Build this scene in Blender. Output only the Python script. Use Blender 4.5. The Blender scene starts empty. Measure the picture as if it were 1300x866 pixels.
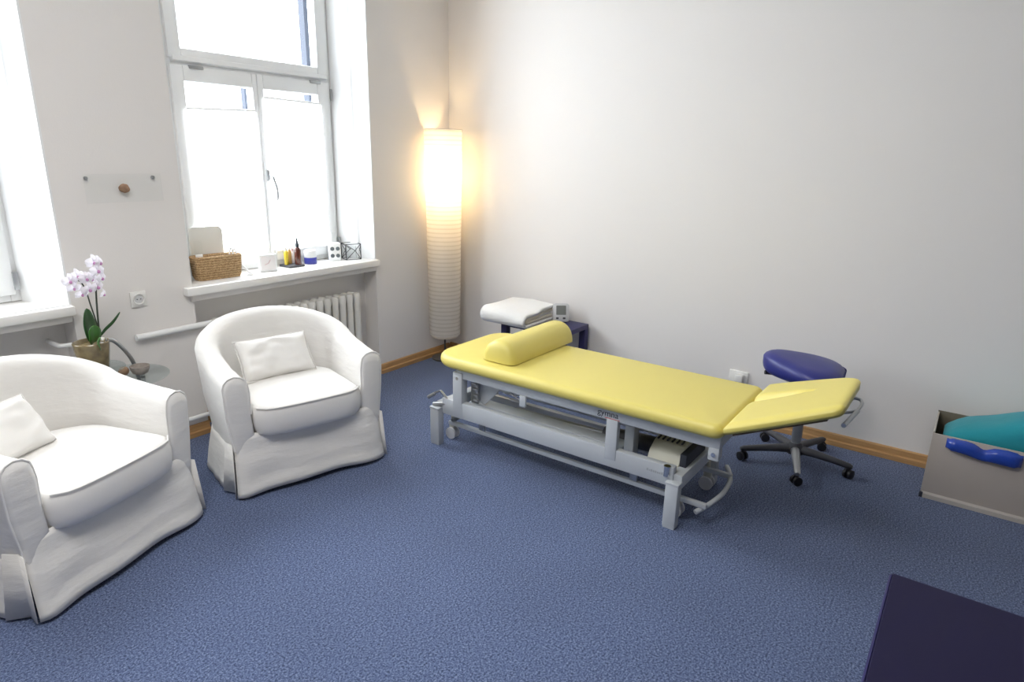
import bpy, bmesh, math, random
from math import sin, cos, pi, radians as R, sqrt
from mathutils import Vector, Matrix, noise
random.seed(4)
sc = bpy.context.scene
COL = sc.collection
V = Vector

# ------------------------------------------------------------------ materials
def new_mat(name):
    m = bpy.data.materials.new(name); m.use_nodes = True
    return m, m.node_tree, m.node_tree.nodes['Principled BSDF']

def mat(name, col, rough=0.5, metal=0.0, var=0.04, vscale=6.0, bump=0.0, bscale=60.0, coat=0.0,
        trans=0.0, emit=None, estr=0.0, spec=0.5, sss=0.0, sheen=0.0, stretch=None):
    m, nt, b = new_mat(name)
    N, L = nt.nodes, nt.links
    tc = N.new('ShaderNodeTexCoord')
    nz = N.new('ShaderNodeTexNoise'); nz.inputs['Scale'].default_value = vscale; nz.inputs['Detail'].default_value = 4
    L.new(tc.outputs['Object'], nz.inputs['Vector'])
    mx = N.new('ShaderNodeMix'); mx.data_type = 'RGBA'
    mx.inputs[6].default_value = (*[max(0, c * (1 - var)) for c in col], 1)
    mx.inputs[7].default_value = (*[min(1, c * (1 + var)) for c in col], 1)
    L.new(nz.outputs['Fac'], mx.inputs[0]); L.new(mx.outputs[2], b.inputs['Base Color'])
    b.inputs['Roughness'].default_value = rough; b.inputs['Metallic'].default_value = metal
    b.inputs['Specular IOR Level'].default_value = spec
    b.inputs['Coat Weight'].default_value = coat
    b.inputs['Transmission Weight'].default_value = trans
    b.inputs['Sheen Weight'].default_value = sheen
    if sss:
        b.inputs['Subsurface Weight'].default_value = sss; b.inputs['Subsurface Radius'].default_value = (.02, .02, .02)
    if emit:
        b.inputs['Emission Color'].default_value = (*emit, 1); b.inputs['Emission Strength'].default_value = estr
    if bump:
        n2 = N.new('ShaderNodeTexNoise'); n2.inputs['Scale'].default_value = bscale; n2.inputs['Detail'].default_value = 6
        if stretch:
            mp = N.new('ShaderNodeMapping'); mp.inputs['Scale'].default_value = stretch
            L.new(tc.outputs['Object'], mp.inputs['Vector']); L.new(mp.outputs[0], n2.inputs['Vector'])
        else:
            L.new(tc.outputs['Object'], n2.inputs['Vector'])
        bp = N.new('ShaderNodeBump'); bp.inputs['Strength'].default_value = bump; bp.inputs['Distance'].default_value = .01
        L.new(n2.outputs['Fac'], bp.inputs['Height']); L.new(bp.outputs[0], b.inputs['Normal'])
    return m

def carpet_mat():
    m, nt, b = new_mat('carpet_blue'); N, L = nt.nodes, nt.links
    tc = N.new('ShaderNodeTexCoord')
    a = N.new('ShaderNodeTexNoise'); a.inputs['Scale'].default_value = 330; a.inputs['Detail'].default_value = 3; a.inputs['Roughness'].default_value = .7
    c = N.new('ShaderNodeTexNoise'); c.inputs['Scale'].default_value = 135; c.inputs['Detail'].default_value = 4
    d = N.new('ShaderNodeTexNoise'); d.inputs['Scale'].default_value = 2.2; d.inputs['Detail'].default_value = 5
    for n in (a, c, d): L.new(tc.outputs['Object'], n.inputs['Vector'])
    r = N.new('ShaderNodeValToRGB')
    r.color_ramp.elements[0].position = .39; r.color_ramp.elements[0].color = CARPET_D
    r.color_ramp.elements[1].position = .63; r.color_ramp.elements[1].color = CARPET_L
    e = r.color_ramp.elements.new(.5); e.color = CARPET_M
    ad = N.new('ShaderNodeMix'); ad.data_type = 'FLOAT'; ad.inputs[0].default_value = .5
    L.new(a.outputs['Fac'], ad.inputs[2]); L.new(c.outputs['Fac'], ad.inputs[3]); L.new(ad.outputs[0], r.inputs['Fac'])
    hm = N.new('ShaderNodeMix'); hm.data_type = 'RGBA'; hm.blend_type = 'MULTIPLY'; hm.inputs[0].default_value = 1
    r2 = N.new('ShaderNodeValToRGB'); r2.color_ramp.elements[0].color = (.88, .88, .88, 1); r2.color_ramp.elements[1].color = (1, 1, 1, 1)
    r2.color_ramp.elements[0].position = .3; r2.color_ramp.elements[1].position = .7
    L.new(d.outputs['Fac'], r2.inputs['Fac'])
    L.new(r.outputs['Color'], hm.inputs[6]); L.new(r2.outputs['Color'], hm.inputs[7]); L.new(hm.outputs[2], b.inputs['Base Color'])
    b.inputs['Roughness'].default_value = .95; b.inputs['Specular IOR Level'].default_value = .1
    b.inputs['Sheen Weight'].default_value = .25
    bp = N.new('ShaderNodeBump'); bp.inputs['Strength'].default_value = .10; bp.inputs['Distance'].default_value = .004
    L.new(a.outputs['Fac'], bp.inputs['Height']); L.new(bp.outputs[0], b.inputs['Normal'])
    return m

def wood_mat():
    m, nt, b = new_mat('oak_trim'); N, L = nt.nodes, nt.links
    tc = N.new('ShaderNodeTexCoord'); mp = N.new('ShaderNodeMapping'); mp.inputs['Scale'].default_value = (2, 2, 30)
    nz = N.new('ShaderNodeTexNoise'); nz.inputs['Scale'].default_value = 4; nz.inputs['Detail'].default_value = 6
    r = N.new('ShaderNodeValToRGB'); r.color_ramp.elements[0].color = (.33, .17, .06, 1); r.color_ramp.elements[1].color = (.60, .36, .16, 1)
    L.new(tc.outputs['Object'], mp.inputs['Vector']); L.new(mp.outputs[0], nz.inputs['Vector']); L.new(nz.outputs['Fac'], r.inputs['Fac'])
    L.new(r.outputs['Color'], b.inputs['Base Color']); b.inputs['Roughness'].default_value = .45
    return m

def basket_mat():
    m, nt, b = new_mat('woven_hyacinth'); N, L = nt.nodes, nt.links
    tc = N.new('ShaderNodeTexCoord')
    w = N.new('ShaderNodeTexWave'); w.wave_type = 'BANDS'; w.bands_direction = 'Z'; w.inputs['Scale'].default_value = 22; w.inputs['Distortion'].default_value = 6; w.inputs['Detail'].default_value = 3; w.inputs['Detail Scale'].default_value = 6
    L.new(tc.outputs['Object'], w.inputs['Vector'])
    r = N.new('ShaderNodeValToRGB'); r.color_ramp.elements[0].color = (.36, .20, .08, 1); r.color_ramp.elements[1].color = (.74, .52, .28, 1)
    L.new(w.outputs['Fac'], r.inputs['Fac']); L.new(r.outputs['Color'], b.inputs['Base Color'])
    bp = N.new('ShaderNodeBump'); bp.inputs['Strength'].default_value = .8; bp.inputs['Distance'].default_value = .01
    L.new(w.outputs['Fac'], bp.inputs['Height']); L.new(bp.outputs[0], b.inputs['Normal']); b.inputs['Roughness'].default_value = .7
    return m

def clear_mat(name, tint=(1, 1, 1), gloss=.08, rough=.02):
    m = bpy.data.materials.new(name); m.use_nodes = True
    N, L = m.node_tree.nodes, m.node_tree.links; N.clear()
    o = N.new('ShaderNodeOutputMaterial'); t = N.new('ShaderNodeBsdfTransparent'); t.inputs[0].default_value = (*tint, 1)
    g = N.new('ShaderNodeBsdfGlossy'); g.inputs['Roughness'].default_value = rough
    fr = N.new('ShaderNodeLayerWeight'); fr.inputs['Blend'].default_value = gloss
    mx = N.new('ShaderNodeMixShader')
    mu = N.new('ShaderNodeMath'); mu.operation = 'MULTIPLY'; mu.inputs[1].default_value = .45; L.new(fr.outputs['Fresnel'], mu.inputs[0]); L.new(mu.outputs[0], mx.inputs[0]); L.new(t.outputs[0], mx.inputs[1]); L.new(g.outputs[0], mx.inputs[2]); L.new(mx.outputs[0], o.inputs[0])
    return m

def paper_mat(name, col, tr=.6, bump=True, emit=0.0, ribs=0.0):
    m = bpy.data.materials.new(name); m.use_nodes = True
    N, L = m.node_tree.nodes, m.node_tree.links; N.clear()
    o = N.new('ShaderNodeOutputMaterial'); d = N.new('ShaderNodeBsdfDiffuse'); t = N.new('ShaderNodeBsdfTranslucent')
    nz = N.new('ShaderNodeTexNoise'); nz.inputs['Scale'].default_value = 30
    tc = N.new('ShaderNodeTexCoord'); L.new(tc.outputs['Object'], nz.inputs['Vector'])
    mc = N.new('ShaderNodeMix'); mc.data_type = 'RGBA'; mc.inputs[6].default_value = (*[c * .96 for c in col], 1); mc.inputs[7].default_value = (*col, 1)
    L.new(nz.outputs['Fac'], mc.inputs[0])
    out = mc.outputs[2]
    if ribs:      # wire hoops showing through the paper
        w = N.new('ShaderNodeTexWave'); w.wave_type = 'BANDS'; w.bands_direction = 'Z'; w.inputs['Scale'].default_value = ribs; w.inputs['Distortion'].default_value = .25
        L.new(tc.outputs['Object'], w.inputs['Vector'])
        rp = N.new('ShaderNodeValToRGB'); rp.color_ramp.elements[0].position = .05; rp.color_ramp.elements[0].color = (.86, .855, .84, 1); rp.color_ramp.elements[1].position = .45; rp.color_ramp.elements[1].color = (1, 1, 1, 1)
        L.new(w.outputs['Fac'], rp.inputs['Fac'])
        ml = N.new('ShaderNodeMix'); ml.data_type = 'RGBA'; ml.blend_type = 'MULTIPLY'; ml.inputs[0].default_value = 1
        L.new(out, ml.inputs[6]); L.new(rp.outputs['Color'], ml.inputs[7]); out = ml.outputs[2]
    for n in (d, t): L.new(out, n.inputs[0])
    mx = N.new('ShaderNodeMixShader'); mx.inputs[0].default_value = tr
    L.new(d.outputs[0], mx.inputs[1]); L.new(t.outputs[0], mx.inputs[2])
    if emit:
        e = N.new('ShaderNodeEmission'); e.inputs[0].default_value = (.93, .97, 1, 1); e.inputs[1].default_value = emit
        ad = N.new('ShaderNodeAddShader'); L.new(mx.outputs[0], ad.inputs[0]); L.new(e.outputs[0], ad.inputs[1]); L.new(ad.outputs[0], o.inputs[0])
    else:
        L.new(mx.outputs[0], o.inputs[0])
    return m

CARPET_D = (.014, .024, .062, 1); CARPET_M = (.082, .116, .232, 1); CARPET_L = (.25, .305, .44, 1)
M = dict(
    wall=mat('wall_paint', (.80, .772, .748), .9, var=.012, vscale=1.5, bump=.05, bscale=140, spec=.2),
    niche=mat('niche_paint', (.70, .69, .68), .9, var=.012, vscale=1.5, bump=.05, bscale=140, spec=.2),
    wallb=mat('unseen_wall_dark', (.26, .25, .245), .9, var=.05),  # unseen walls, toned dark to cut light bouncing back into the room
    ceil=mat('ceiling_paint', (.70, .69, .67), .9, var=.01),
    carpet=carpet_mat(), wood=wood_mat(), basket=basket_mat(),
    white=mat('white_lacquer', (.84, .85, .85), .35, var=.01),
    sill=mat('sill_lacquer', (.86, .85, .83), .35, var=.01),
    rad=mat('radiator_enamel', (.78, .77, .73), .4, var=.02),
    fabric=mat('white_cotton', (.80, .785, .76), .95, var=.015, vscale=9, bump=.6, bscale=9, sheen=.2, spec=.15, stretch=(.7, .7, 2.2)),
    fabric2=mat('white_cotton_seat', (.82, .805, .78), .95, var=.015, vscale=9, bump=.25, bscale=7, sheen=.2, spec=.15),
    yellow=mat('yellow_vinyl', (.72, .615, .160), .40, var=.02, vscale=4, bump=.03, bscale=220),
    greym=mat('grey_powder_coat', (.50, .53, .56), .45, var=.015),
    creamm=mat('cream_plastic', (.60, .59, .50), .45, var=.02),
    chrome=mat('chrome', (.72, .72, .72), .18, 1.0, var=.01),
    steel=mat('brushed_steel', (.45, .46, .47), .38, .9, var=.03),
    dark=mat('dark_gap', (.03, .035, .05), .6),
    black=mat('black_plastic', (.014, .014, .018), .45),
    charcoal=mat('charcoal_plastic', (.06, .06, .068), .5),
    brown=mat('brown_board', (.13, .09, .05), .7),
    bluev=mat('blue_vinyl', (.030, .036, .21), .38, var=.05, vscale=3),
    navy=mat('navy_paint', (.022, .02, .10), .45, var=.05),
    navyv=mat('navy_vinyl', (.011, .009, .040), .55, spec=.25, var=.12, vscale=3, bump=.03, bscale=200),
    towel=mat('white_terry', (.84, .83, .81), 1, var=.03, vscale=40, bump=.5, bscale=160, sheen=.3),
    towel2=mat('cream_terry', (.80, .74, .62), 1, var=.05, vscale=40, bump=.5, bscale=160, sheen=.3),
    teal=mat('turquoise_cotton', (.008, .27, .325), .85, var=.06, vscale=8, bump=.5, bscale=10, sheen=.2),
    gel=mat('blue_gel', (.020, .065, .42), .22, var=.12, vscale=9, coat=.4),
    card=mat('grey_cardboard', (.47, .42, .375), .8, var=.03, vscale=5),
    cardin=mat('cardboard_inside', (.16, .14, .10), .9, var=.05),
    cardedge=mat('cardboard_edge', (.50, .46, .42), .8, var=.05, vscale=60),
    plastic=mat('white_plastic', (.82, .81, .78), .4, var=.01),
    devgrey=mat('device_grey', (.62, .62, .63), .4), screen=mat('lcd_grey', (.22, .225, .215), .2),
    leaf=mat('orchid_leaf', (.045, .165, .025), .35, var=.25, vscale=12),
    leafd=mat('orchid_leaf_dark', (.02, .07, .018), .35, var=.25, vscale=12),
    stem=mat('orchid_stem', (.035, .045, .03), .5),
    petal=paper_mat('orchid_petal', (.93, .91, .95), .35), lip=mat('orchid_lip', (.60, .28, .52), .5),
    bark=mat('bark_glass', (.19, .145, .07), .22, var=.75, vscale=28, coat=.6),
    paper=paper_mat('rice_paper', (.88, .86, .82), .46, ribs=9.5), blind=paper_mat('pleated_blind_glow', (.92, .93, .94), .5, emit=1.7),  # blind emission stands in for daylight glowing through the cloth
    glass=clear_mat('window_glass', (.97, .985, 1), .04), acryl=clear_mat('acrylic', (.985, .99, .99), .10),
    tglass=clear_mat('table_glass', (.93, .97, .965), .2),
    stone=mat('brown_stone', (.30, .18, .11), .6, var=.4, vscale=60),
    pebble=mat('grey_pebble', (.32, .28, .25), .6, var=.5, vscale=40),
    yoil=mat('yellow_oil', (.62, .47, .03), .15, coat=.6), oran=mat('amber_oil', (.60, .36, .10), .15, coat=.6),
    brownb=mat('brown_glass', (.085, .018, .010), .12, coat=.6), pump=mat('dark_pump', (.03, .04, .05), .4),
    jarblue=mat('blue_jar', (.045, .055, .36), .3), jarlid=mat('pearl_lid', (.76, .78, .78), .3),
    wire=mat('black_wire', (.03, .03, .035), .5), dots=mat('grey_dots', (.12, .14, .15), .5),
    dial=mat('clock_face', (.80, .77, .77), .4), pink=mat('pink_print', (.66, .45, .47), .5),
    board=mat('cream_board', (.72, .715, .67), .6), textk=mat('print_black', (.02, .02, .04), .5), textr=mat('print_red', (.50, .05, .06), .5),
    printg=mat('print_grey', (.36, .38, .40), .5),
    ext=mat('outer_reveal', (.04, .046, .062), .9),
    bulb=mat('lamp_bulb', (1, .9, .7), .5, emit=(1, .78, .42), estr=10),
)

# ------------------------------------------------------------------ object helpers
MAT = {}
def thing(name, label, cat, loc=(0, 0, 0), rz=0.0, group=None):
    o = bpy.data.objects.new(name, None); COL.objects.link(o); o.empty_display_size = .05
    o.location = loc; o.rotation_euler = (0, 0, rz); o['label'] = label; o['category'] = cat
    if group: o['group'] = group
    MAT[o.name] = Matrix.Translation(V(loc)) @ Matrix.Rotation(rz, 4, 'Z')
    return o

def part(name, bm, m, parent=None, world=True, angle=40, label=None):
    """one mesh object; world=True: bm is in world coordinates and is moved into the parent's frame"""
    me = bpy.data.meshes.new(name)
    w = MAT.get(parent.name, Matrix.Identity(4)) if parent else Matrix.Identity(4)
    if parent and world: bm.transform(w.inverted())
    bmesh.ops.recalc_face_normals(bm, faces=bm.faces[:])
    bm.to_mesh(me); bm.free()
    for p in me.polygons: p.use_smooth = True
    me.set_sharp_from_angle(angle=R(angle))
    me.materials.append(m)
    o = bpy.data.objects.new(name, me); COL.objects.link(o)
    if parent: o.parent = parent
    MAT[o.name] = w
    if label: o['label'] = label
    return o

def tag(o, label, cat, group=None):
    o['label'] = label; o['category'] = cat
    if group: o['group'] = group
    return o

def struct(name, bm, m, parent=None, angle=40):
    o = part(name, bm, m, parent, angle=angle)
    if not parent: o['kind'] = 'structure'
    return o

# ------------------------------------------------------------------ mesh helpers (all add to a bmesh)
def BM(): return bmesh.new()

def box(bm, x0, x1, y0, y1, z0, z1, bev=0.0, mtx=None, seg=2):
    t = bmesh.new(); bmesh.ops.create_cube(t, size=1)
    for v in t.verts: v.co = V(((x0 + x1) / 2 + v.co.x * (x1 - x0), (y0 + y1) / 2 + v.co.y * (y1 - y0), (z0 + z1) / 2 + v.co.z * (z1 - z0)))
    if bev: bmesh.ops.bevel(t, geom=t.edges[:], offset=bev, segments=seg, profile=.5, affect='EDGES')
    if mtx: t.transform(mtx)
    join(bm, t); return bm

def join(bm, t):
    me = bpy.data.meshes.new('tmp'); t.to_mesh(me); t.free(); bm.from_mesh(me); bpy.data.meshes.remove(me)

def bridge(bm, a, b, closed=True):
    n = len(a)
    for i in range(n if closed else n - 1):
        j = (i + 1) % n
        try: bm.faces.new((a[i], a[j], b[j], b[i]))
        except ValueError: pass

def loft(bm, rings, closed=True, cap0=True, cap1=True):
    vs = [[bm.verts.new(p) for p in r] for r in rings]
    for a, b in zip(vs, vs[1:]): bridge(bm, a, b, closed)
    if closed and cap0: bm.faces.new(vs[0][::-1])
    if closed and cap1: bm.faces.new(vs[-1])
    return vs

def smooth_path(pts, n=6):
    """Catmull-Rom"""
    P = [V(p) for p in pts]; out = []
    for i in range(len(P) - 1):
        p0 = P[max(i - 1, 0)]; p1 = P[i]; p2 = P[i + 1]; p3 = P[min(i + 2, len(P) - 1)]
        for k in range(n):
            t = k / n
            out.append(.5 * ((2 * p1) + (-p0 + p2) * t + (2 * p0 - 5 * p1 + 4 * p2 - p3) * t * t + (-p0 + 3 * p1 - 3 * p2 + p3) * t ** 3))
    out.append(P[-1]); return out

def tube(bm, pts, r, n=10, closed=False, rr=None):
    P = [V(p) for p in pts]; rings = []; up = None
    for i, p in enumerate(P):
        a = P[i - 1] if (i or closed) else P[i]; b = P[(i + 1) % len(P)] if (i < len(P) - 1 or closed) else P[i]
        d = (b - a).normalized()
        if up is None: up = d.orthogonal().normalized()
        up = (up - d * up.dot(d)); up = up.normalized() if up.length > 1e-6 else d.orthogonal().normalized()
        s = d.cross(up); q = rr[i] if rr else r
        rings.append([p + (up * cos(2 * pi * k / n) + s * sin(2 * pi * k / n)) * q for k in range(n)])
    if closed:
        vs = [[bm.verts.new(p) for p in rg] for rg in rings]
        for a, b in zip(vs, vs[1:] + vs[:1]): bridge(bm, a, b)
    else: loft(bm, rings)
    return bm

def lathe(bm, prof, c=(0, 0, 0), n=28, mtx=None):
    """prof: (radius, z) bottom to top"""
    t = bmesh.new()
    rings = [[V((r * cos(2 * pi * k / n), r * sin(2 * pi * k / n), z)) for k in range(n)] for r, z in prof]
    loft(t, rings)
    if mtx: t.transform(mtx)
    t.transform(Matrix.Translation(V(c))); join(bm, t); return bm

def prism(bm, poly, axis, a, b, bev=0.0):
    """extrude a 2-D polygon along an axis ('x': poly is (y,z), 'y': (x,z), 'z': (x,y))"""
    f = {'x': lambda u, v, w: V((w, u, v)), 'y': lambda u, v, w: V((u, w, v)), 'z': lambda u, v, w: V((u, v, w))}[axis]
    t = bmesh.new(); loft(t, [[f(u, v, a) for u, v in poly], [f(u, v, b) for u, v in poly]])
    bmesh.ops.recalc_face_normals(t, faces=t.faces[:])
    if bev: bmesh.ops.bevel(t, geom=t.edges[:], offset=bev, segments=2, affect='EDGES', profile=.5)
    join(bm, t); return bm

def rrect(x0, x1, y0, y1, rs, n=8):
    """rounded rectangle outline; rs radii at (x0y0, x1y0, x1y1, x0y1)"""
    out = []
    for (cx, cy, a0), r in zip(((x0, y0, pi), (x1, y0, 1.5 * pi), (x1, y1, 0), (x0, y1, .5 * pi)), rs):
        r = max(r, 1e-4); px = cx + (r if cx == x0 else -r); py = cy + (r if cy == y0 else -r)
        for k in range(n + 1):
            a = a0 + k / n * pi / 2; out.append((px + r * cos(a), py + r * sin(a)))
    return out

def pad(bm, x0, x1, y0, y1, z0, z1, rs, er, crown=0.0, n=8):
    """upholstered slab with rounded vertical edges"""
    rings = []; h = z1 - z0; k = 8
    for i in range(2 * k + 1):
        a = -pi / 2 + pi * i / (2 * k)
        ins = er * (1 - cos(a)); z = (z0 + z1) / 2 + sin(a) * h / 2
        rings.append([V((x, y, z)) for x, y in rrect(x0 + ins, x1 - ins, y0 + ins, y1 - ins, [max(r - ins, .004) for r in rs], n)])
    m = min(x1 - x0, y1 - y0) / 2
    for ins, dz in ((m * .35, .5), (m * .6, .85), (m * .9, 1.0)):
        q = er + ins * .9
        rings.append([V((x, y, z1 + crown * dz)) for x, y in rrect(x0 + q, x1 - q, y0 + q, y1 - q, [max(r - q, .003) for r in rs], n)])
    loft(bm, rings); return bm

def pillow(bm, w, h, t, n=22, mtx=None, pinch=.14, wr=.008, seed=0):
    """throw-pillow shape in the local xz plane, thickness along y"""
    tm = bmesh.new(); S = {}
    for side in (1, -1):
        for i in range(n + 1):
            for j in range(n + 1):
                u = -1 + 2 * i / n; v = -1 + 2 * j / n
                edge = i in (0, n) or j in (0, n)
                if edge and side == -1: continue
                e = (max(0, 1 - u ** 4) * max(0, 1 - v ** 4)) ** .42
                x = u * w / 2 * (1 - pinch * (1 - abs(v) ** 2) * .0 - pinch * .5 * (1 - v * v) * abs(u) ** 3)
                z = v * h / 2 * (1 - pinch * .5 * (1 - u * u) * abs(v) ** 3)
                y = side * t / 2 * e + wr * noise.noise(V((u * 2.5, v * 2.5, seed + side))) * (e > 0) * 2
                S[side, i, j] = tm.verts.new((x, y, z))
                if edge: S[-1, i, j] = S[side, i, j]
    for side in (1, -1):
        for i in range(n):
            for j in range(n):
                tm.faces.new((S[side, i, j], S[side, i + 1, j], S[side, i + 1, j + 1], S[side, i, j + 1]))
    if mtx: tm.transform(mtx)
    join(bm, tm); return bm

# ------------------------------------------------------------------ camera (24 mm class wide angle, about eye height)
yaw, pitch, roll = R(35.8), R(16.1), R(1.17)
H = 1.65
fwd = V((cos(pitch) * cos(yaw), cos(pitch) * sin(yaw), -sin(pitch)))
rt = V((sin(yaw), -cos(yaw), 0)); up = rt.cross(fwd)
rt2 = rt * cos(roll) + up * sin(roll); up2 = rt2.cross(fwd)
cd = bpy.data.cameras.new('camera'); cam = bpy.data.objects.new('camera', cd); COL.objects.link(cam)
cd.sensor_width = 36; cd.lens = 815 / 1300 * 36; cd.clip_start = .02
cam.matrix_world = Matrix(((rt2.x, up2.x, -fwd.x, 0), (rt2.y, up2.y, -fwd.y, 0), (rt2.z, up2.z, -fwd.z, H), (0, 0, 0, 1)))
sc.camera = cam

# ------------------------------------------------------------------ room shell
WY, WX = 3.597, 4.07            # window wall plane, right wall plane
X0, Y0, CZ = -1.5, -2.2, 3.3    # far sides of the room behind the camera, ceiling
NY = 3.735                      # back of the niches below the sills
FY = 3.86                       # window frame plane
struct('floor', box(BM(), X0 - .2, WX + .2, Y0 - .2, NY + .4, -.1, 0), M['carpet'])
struct('ceiling', box(BM(), X0 - .2, WX + .2, Y0 - .2, NY + .5, CZ, CZ + .1), M['ceil'])
struct('wall_right', box(BM(), WX, WX + .15, Y0 - .2, WY + .45, 0, CZ), M['wall'])
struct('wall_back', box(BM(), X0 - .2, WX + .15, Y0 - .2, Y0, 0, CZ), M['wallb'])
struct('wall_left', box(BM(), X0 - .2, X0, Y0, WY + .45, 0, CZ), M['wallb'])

WIN = [(1.85, 3.24), (-.156, 1.234)]        # embrasure extents of window 1 and window 2 at the wall plane
ZS, ZT = .80, 3.0                           # below the sill / top of the embrasure
wb = BM()
def wall_piece(x0, x1, z0, z1, y1=FY + .12): box(wb, x0, x1, WY, y1, z0, z1)
wall_piece(3.24, WX, 0, CZ); wall_piece(1.234, 1.85, 0, CZ); wall_piece(X0, -.156, 0, CZ)
for a, b in WIN:
    wall_piece(a, b, ZT, CZ)
    box(wb, a, b, NY, FY + .12, 0, ZS + .05)           # back of the niche below the sill
# splayed embrasure sides
for a, b in WIN:
    prism(wb, [(a - .001, WY), (a + .12, FY), (a + .12, FY + .12), (a - .001, FY + .12)], 'z', .86, ZT)
    prism(wb, [(b + .001, WY), (b + .001, FY + .12), (b - .12, FY + .12), (b - .12, FY)], 'z', .86, ZT)
struct('wall_front', wb, M['wall'], angle=20)

# glossy panelled lining of the right-hand reveal of each window (with its mouldings)
for k, (a, b) in enumerate(WIN):
    t = BM()
    prof = [(b + .0, WY - .004), (b - .010, WY - .004), (b - .032, WY + .060), (b - .038, WY + .072), (b - .048, WY + .095),
            (b - .058, WY + .108), (b - .064, WY + .112), (b - .124, FY - .01), (b - .110, FY + .0), (b - .002, WY + .01)]
    prism(t, prof, 'z', .896, ZT)
    struct('trim_%d' % (k + 1), t, M['white'], angle=25)

def bb(p, q, axis, z1=.072, name=''):
    t = BM()
    if axis == 'x': prism(t, [(WY, 0), (WY - .028, 0), (WY - .028, .028), (WY - .016, .034), (WY - .013, z1 - .006), (WY - .006, z1), (WY, z1)], 'x', p, q)
    else: prism(t, [(WX, 0), (WX - .028, 0), (WX - .028, .028), (WX - .016, .034), (WX - .013, z1 - .006), (WX - .006, z1), (WX, z1)], 'y', p, q)
    return struct(name, t, M['wood'], angle=30)
bb(1.234, 1.85, 'x', name='baseboard_front'); bb(3.24, WX - .03, 'x', name='baseboard_front.001'); bb(Y0, WY, 'y', name='baseboard_right')
t = BM(); prism(t, [(NY, 0), (NY - .02, 0), (NY - .02, .06), (NY, .072)], 'x', 1.85, 3.24); struct('baseboard_front.002', t, M['wood'])

# ------------------------------------------------------------------ windows
def window(k, x_off):
    w = bpy.data.objects.new('window_%d' % k, None); COL.objects.link(w); w['kind'] = 'structure'; MAT[w.name] = Matrix.Identity(4)
    xa, xb = 1.965 + x_off, 3.125 + x_off; xm = 2.535 + x_off
    z0, z1, ztr = .90, 2.98, 2.12
    f = BM()
    for (p, q, r, s) in ((xa, xa + .05, z0, z1), (xb - .05, xb, z0, z1), (xa + .05, xb - .05, z0, z0 + .045), (xa + .05, xb - .05, z1 - .05, z1)):
        box(f, p, q, FY, FY + .09, r, s, .004)
    # transom bar with a small cornice
    prism(f, [(FY - .03, ztr + .012), (FY - .03, ztr + .035), (FY, ztr + .045), (FY + .09, ztr + .045), (FY + .09, ztr - .01), (FY, ztr - .01), (FY, ztr + .004)], 'x', xa + .05, xb - .05)
    part('window_frame', f, M['white'], w)
    def sash(sx0, sx1, sz0, sz1, wl, wr, wb_, wt):
        s = BM()
        for (p, q, r, u) in ((sx0, sx0 + wl, sz0, sz1), (sx1 - wr, sx1, sz0, sz1), (sx0 + wl, sx1 - wr, sz0, sz0 + wb_), (sx0 + wl, sx1 - wr, sz1 - wt, sz1)):
            box(s, p, q, FY - .022, FY + .05, r, u, .006)
        so = part('sash', s, M['white'], w)
        part('pane', box(BM(), sx0 + wl - .005, sx1 - wr + .005, FY + .02, FY + .026, sz0 + wb_ - .005, sz1 - wt + .005), M['glass'], so)
        return so
    up_ = sash(xa + .03, xb - .03, ztr + .025, z1 - .03, .075, .09, .055, .06)
    sl = sash(xa + .03, xm - .002, .935, ztr - .012, .075, .032, .085, .085)
    sr = sash(xm + .002, xb - .03, .935, ztr - .012, .042, .10, .085, .085)
    # pleated blinds mounted on the sashes, with their top rails slightly out of level
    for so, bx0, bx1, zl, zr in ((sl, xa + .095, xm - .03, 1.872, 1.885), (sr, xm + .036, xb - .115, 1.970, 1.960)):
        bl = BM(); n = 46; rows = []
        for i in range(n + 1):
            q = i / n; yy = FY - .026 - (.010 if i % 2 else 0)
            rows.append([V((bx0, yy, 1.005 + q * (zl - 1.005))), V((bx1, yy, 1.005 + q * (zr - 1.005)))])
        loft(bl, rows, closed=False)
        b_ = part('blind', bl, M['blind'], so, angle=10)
        rail = BM(); tube(rail, [(bx0, FY - .031, zl + .004), (bx1, FY - .031, zr + .004)], .008, 8); part('blind_rail', rail, M['white'], so)
        rail = BM(); tube(rail, [(bx0, FY - .031, 1.000), (bx1, FY - .031, 1.000)], .009, 8); part('blind_rail', rail, M['white'], so)
    # espagnolette handle on the right sash
    h = BM(); box(h, xm + .012, xm + .034, FY - .034, FY - .02, 1.46, 1.53, .005)
    tube(h, smooth_path([(xm + .023, FY - .03, 1.495), (xm + .024, FY - .07, 1.492), (xm + .03, FY - .078, 1.47), (xm + .05, FY - .075, 1.41), (xm + .052, FY - .072, 1.36), (xm + .045, FY - .072, 1.335)]), .008, 8)
    part('window_handle', h, M['steel'], sr)
    for hx in (xa + .14, xb - .19):
        part('hinge', box(BM(), hx, hx + .085, FY - .03, FY - .012, ztr - .026, ztr - .008, .003), M['steel'], w)
    part('hinge', box(BM(), xb - .028, xb - .018, FY - .035, FY - .02, 1.99, 2.07, .003), M['steel'], w)
    part('hinge', box(BM(), xb - .035, xb - .012, FY - .035, FY - .02, .96, 1.05, .003), M['steel'], w)
    return w
window(1, 0); window(2, -2.006)

# outer masonry reveals seen through the glass (blue grey)
for k, xo in enumerate((0, -2.006)):
    t = BM(); box(t, 3.045 + xo, 3.13 + xo, FY + .14, FY + .20, .8, 3.1); box(t, 2.545 + xo, 2.60 + xo, FY + .14, FY + .18, .8, 2.16)
    struct('trim_%d' % (k + 3), t, M['ext'])

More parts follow.
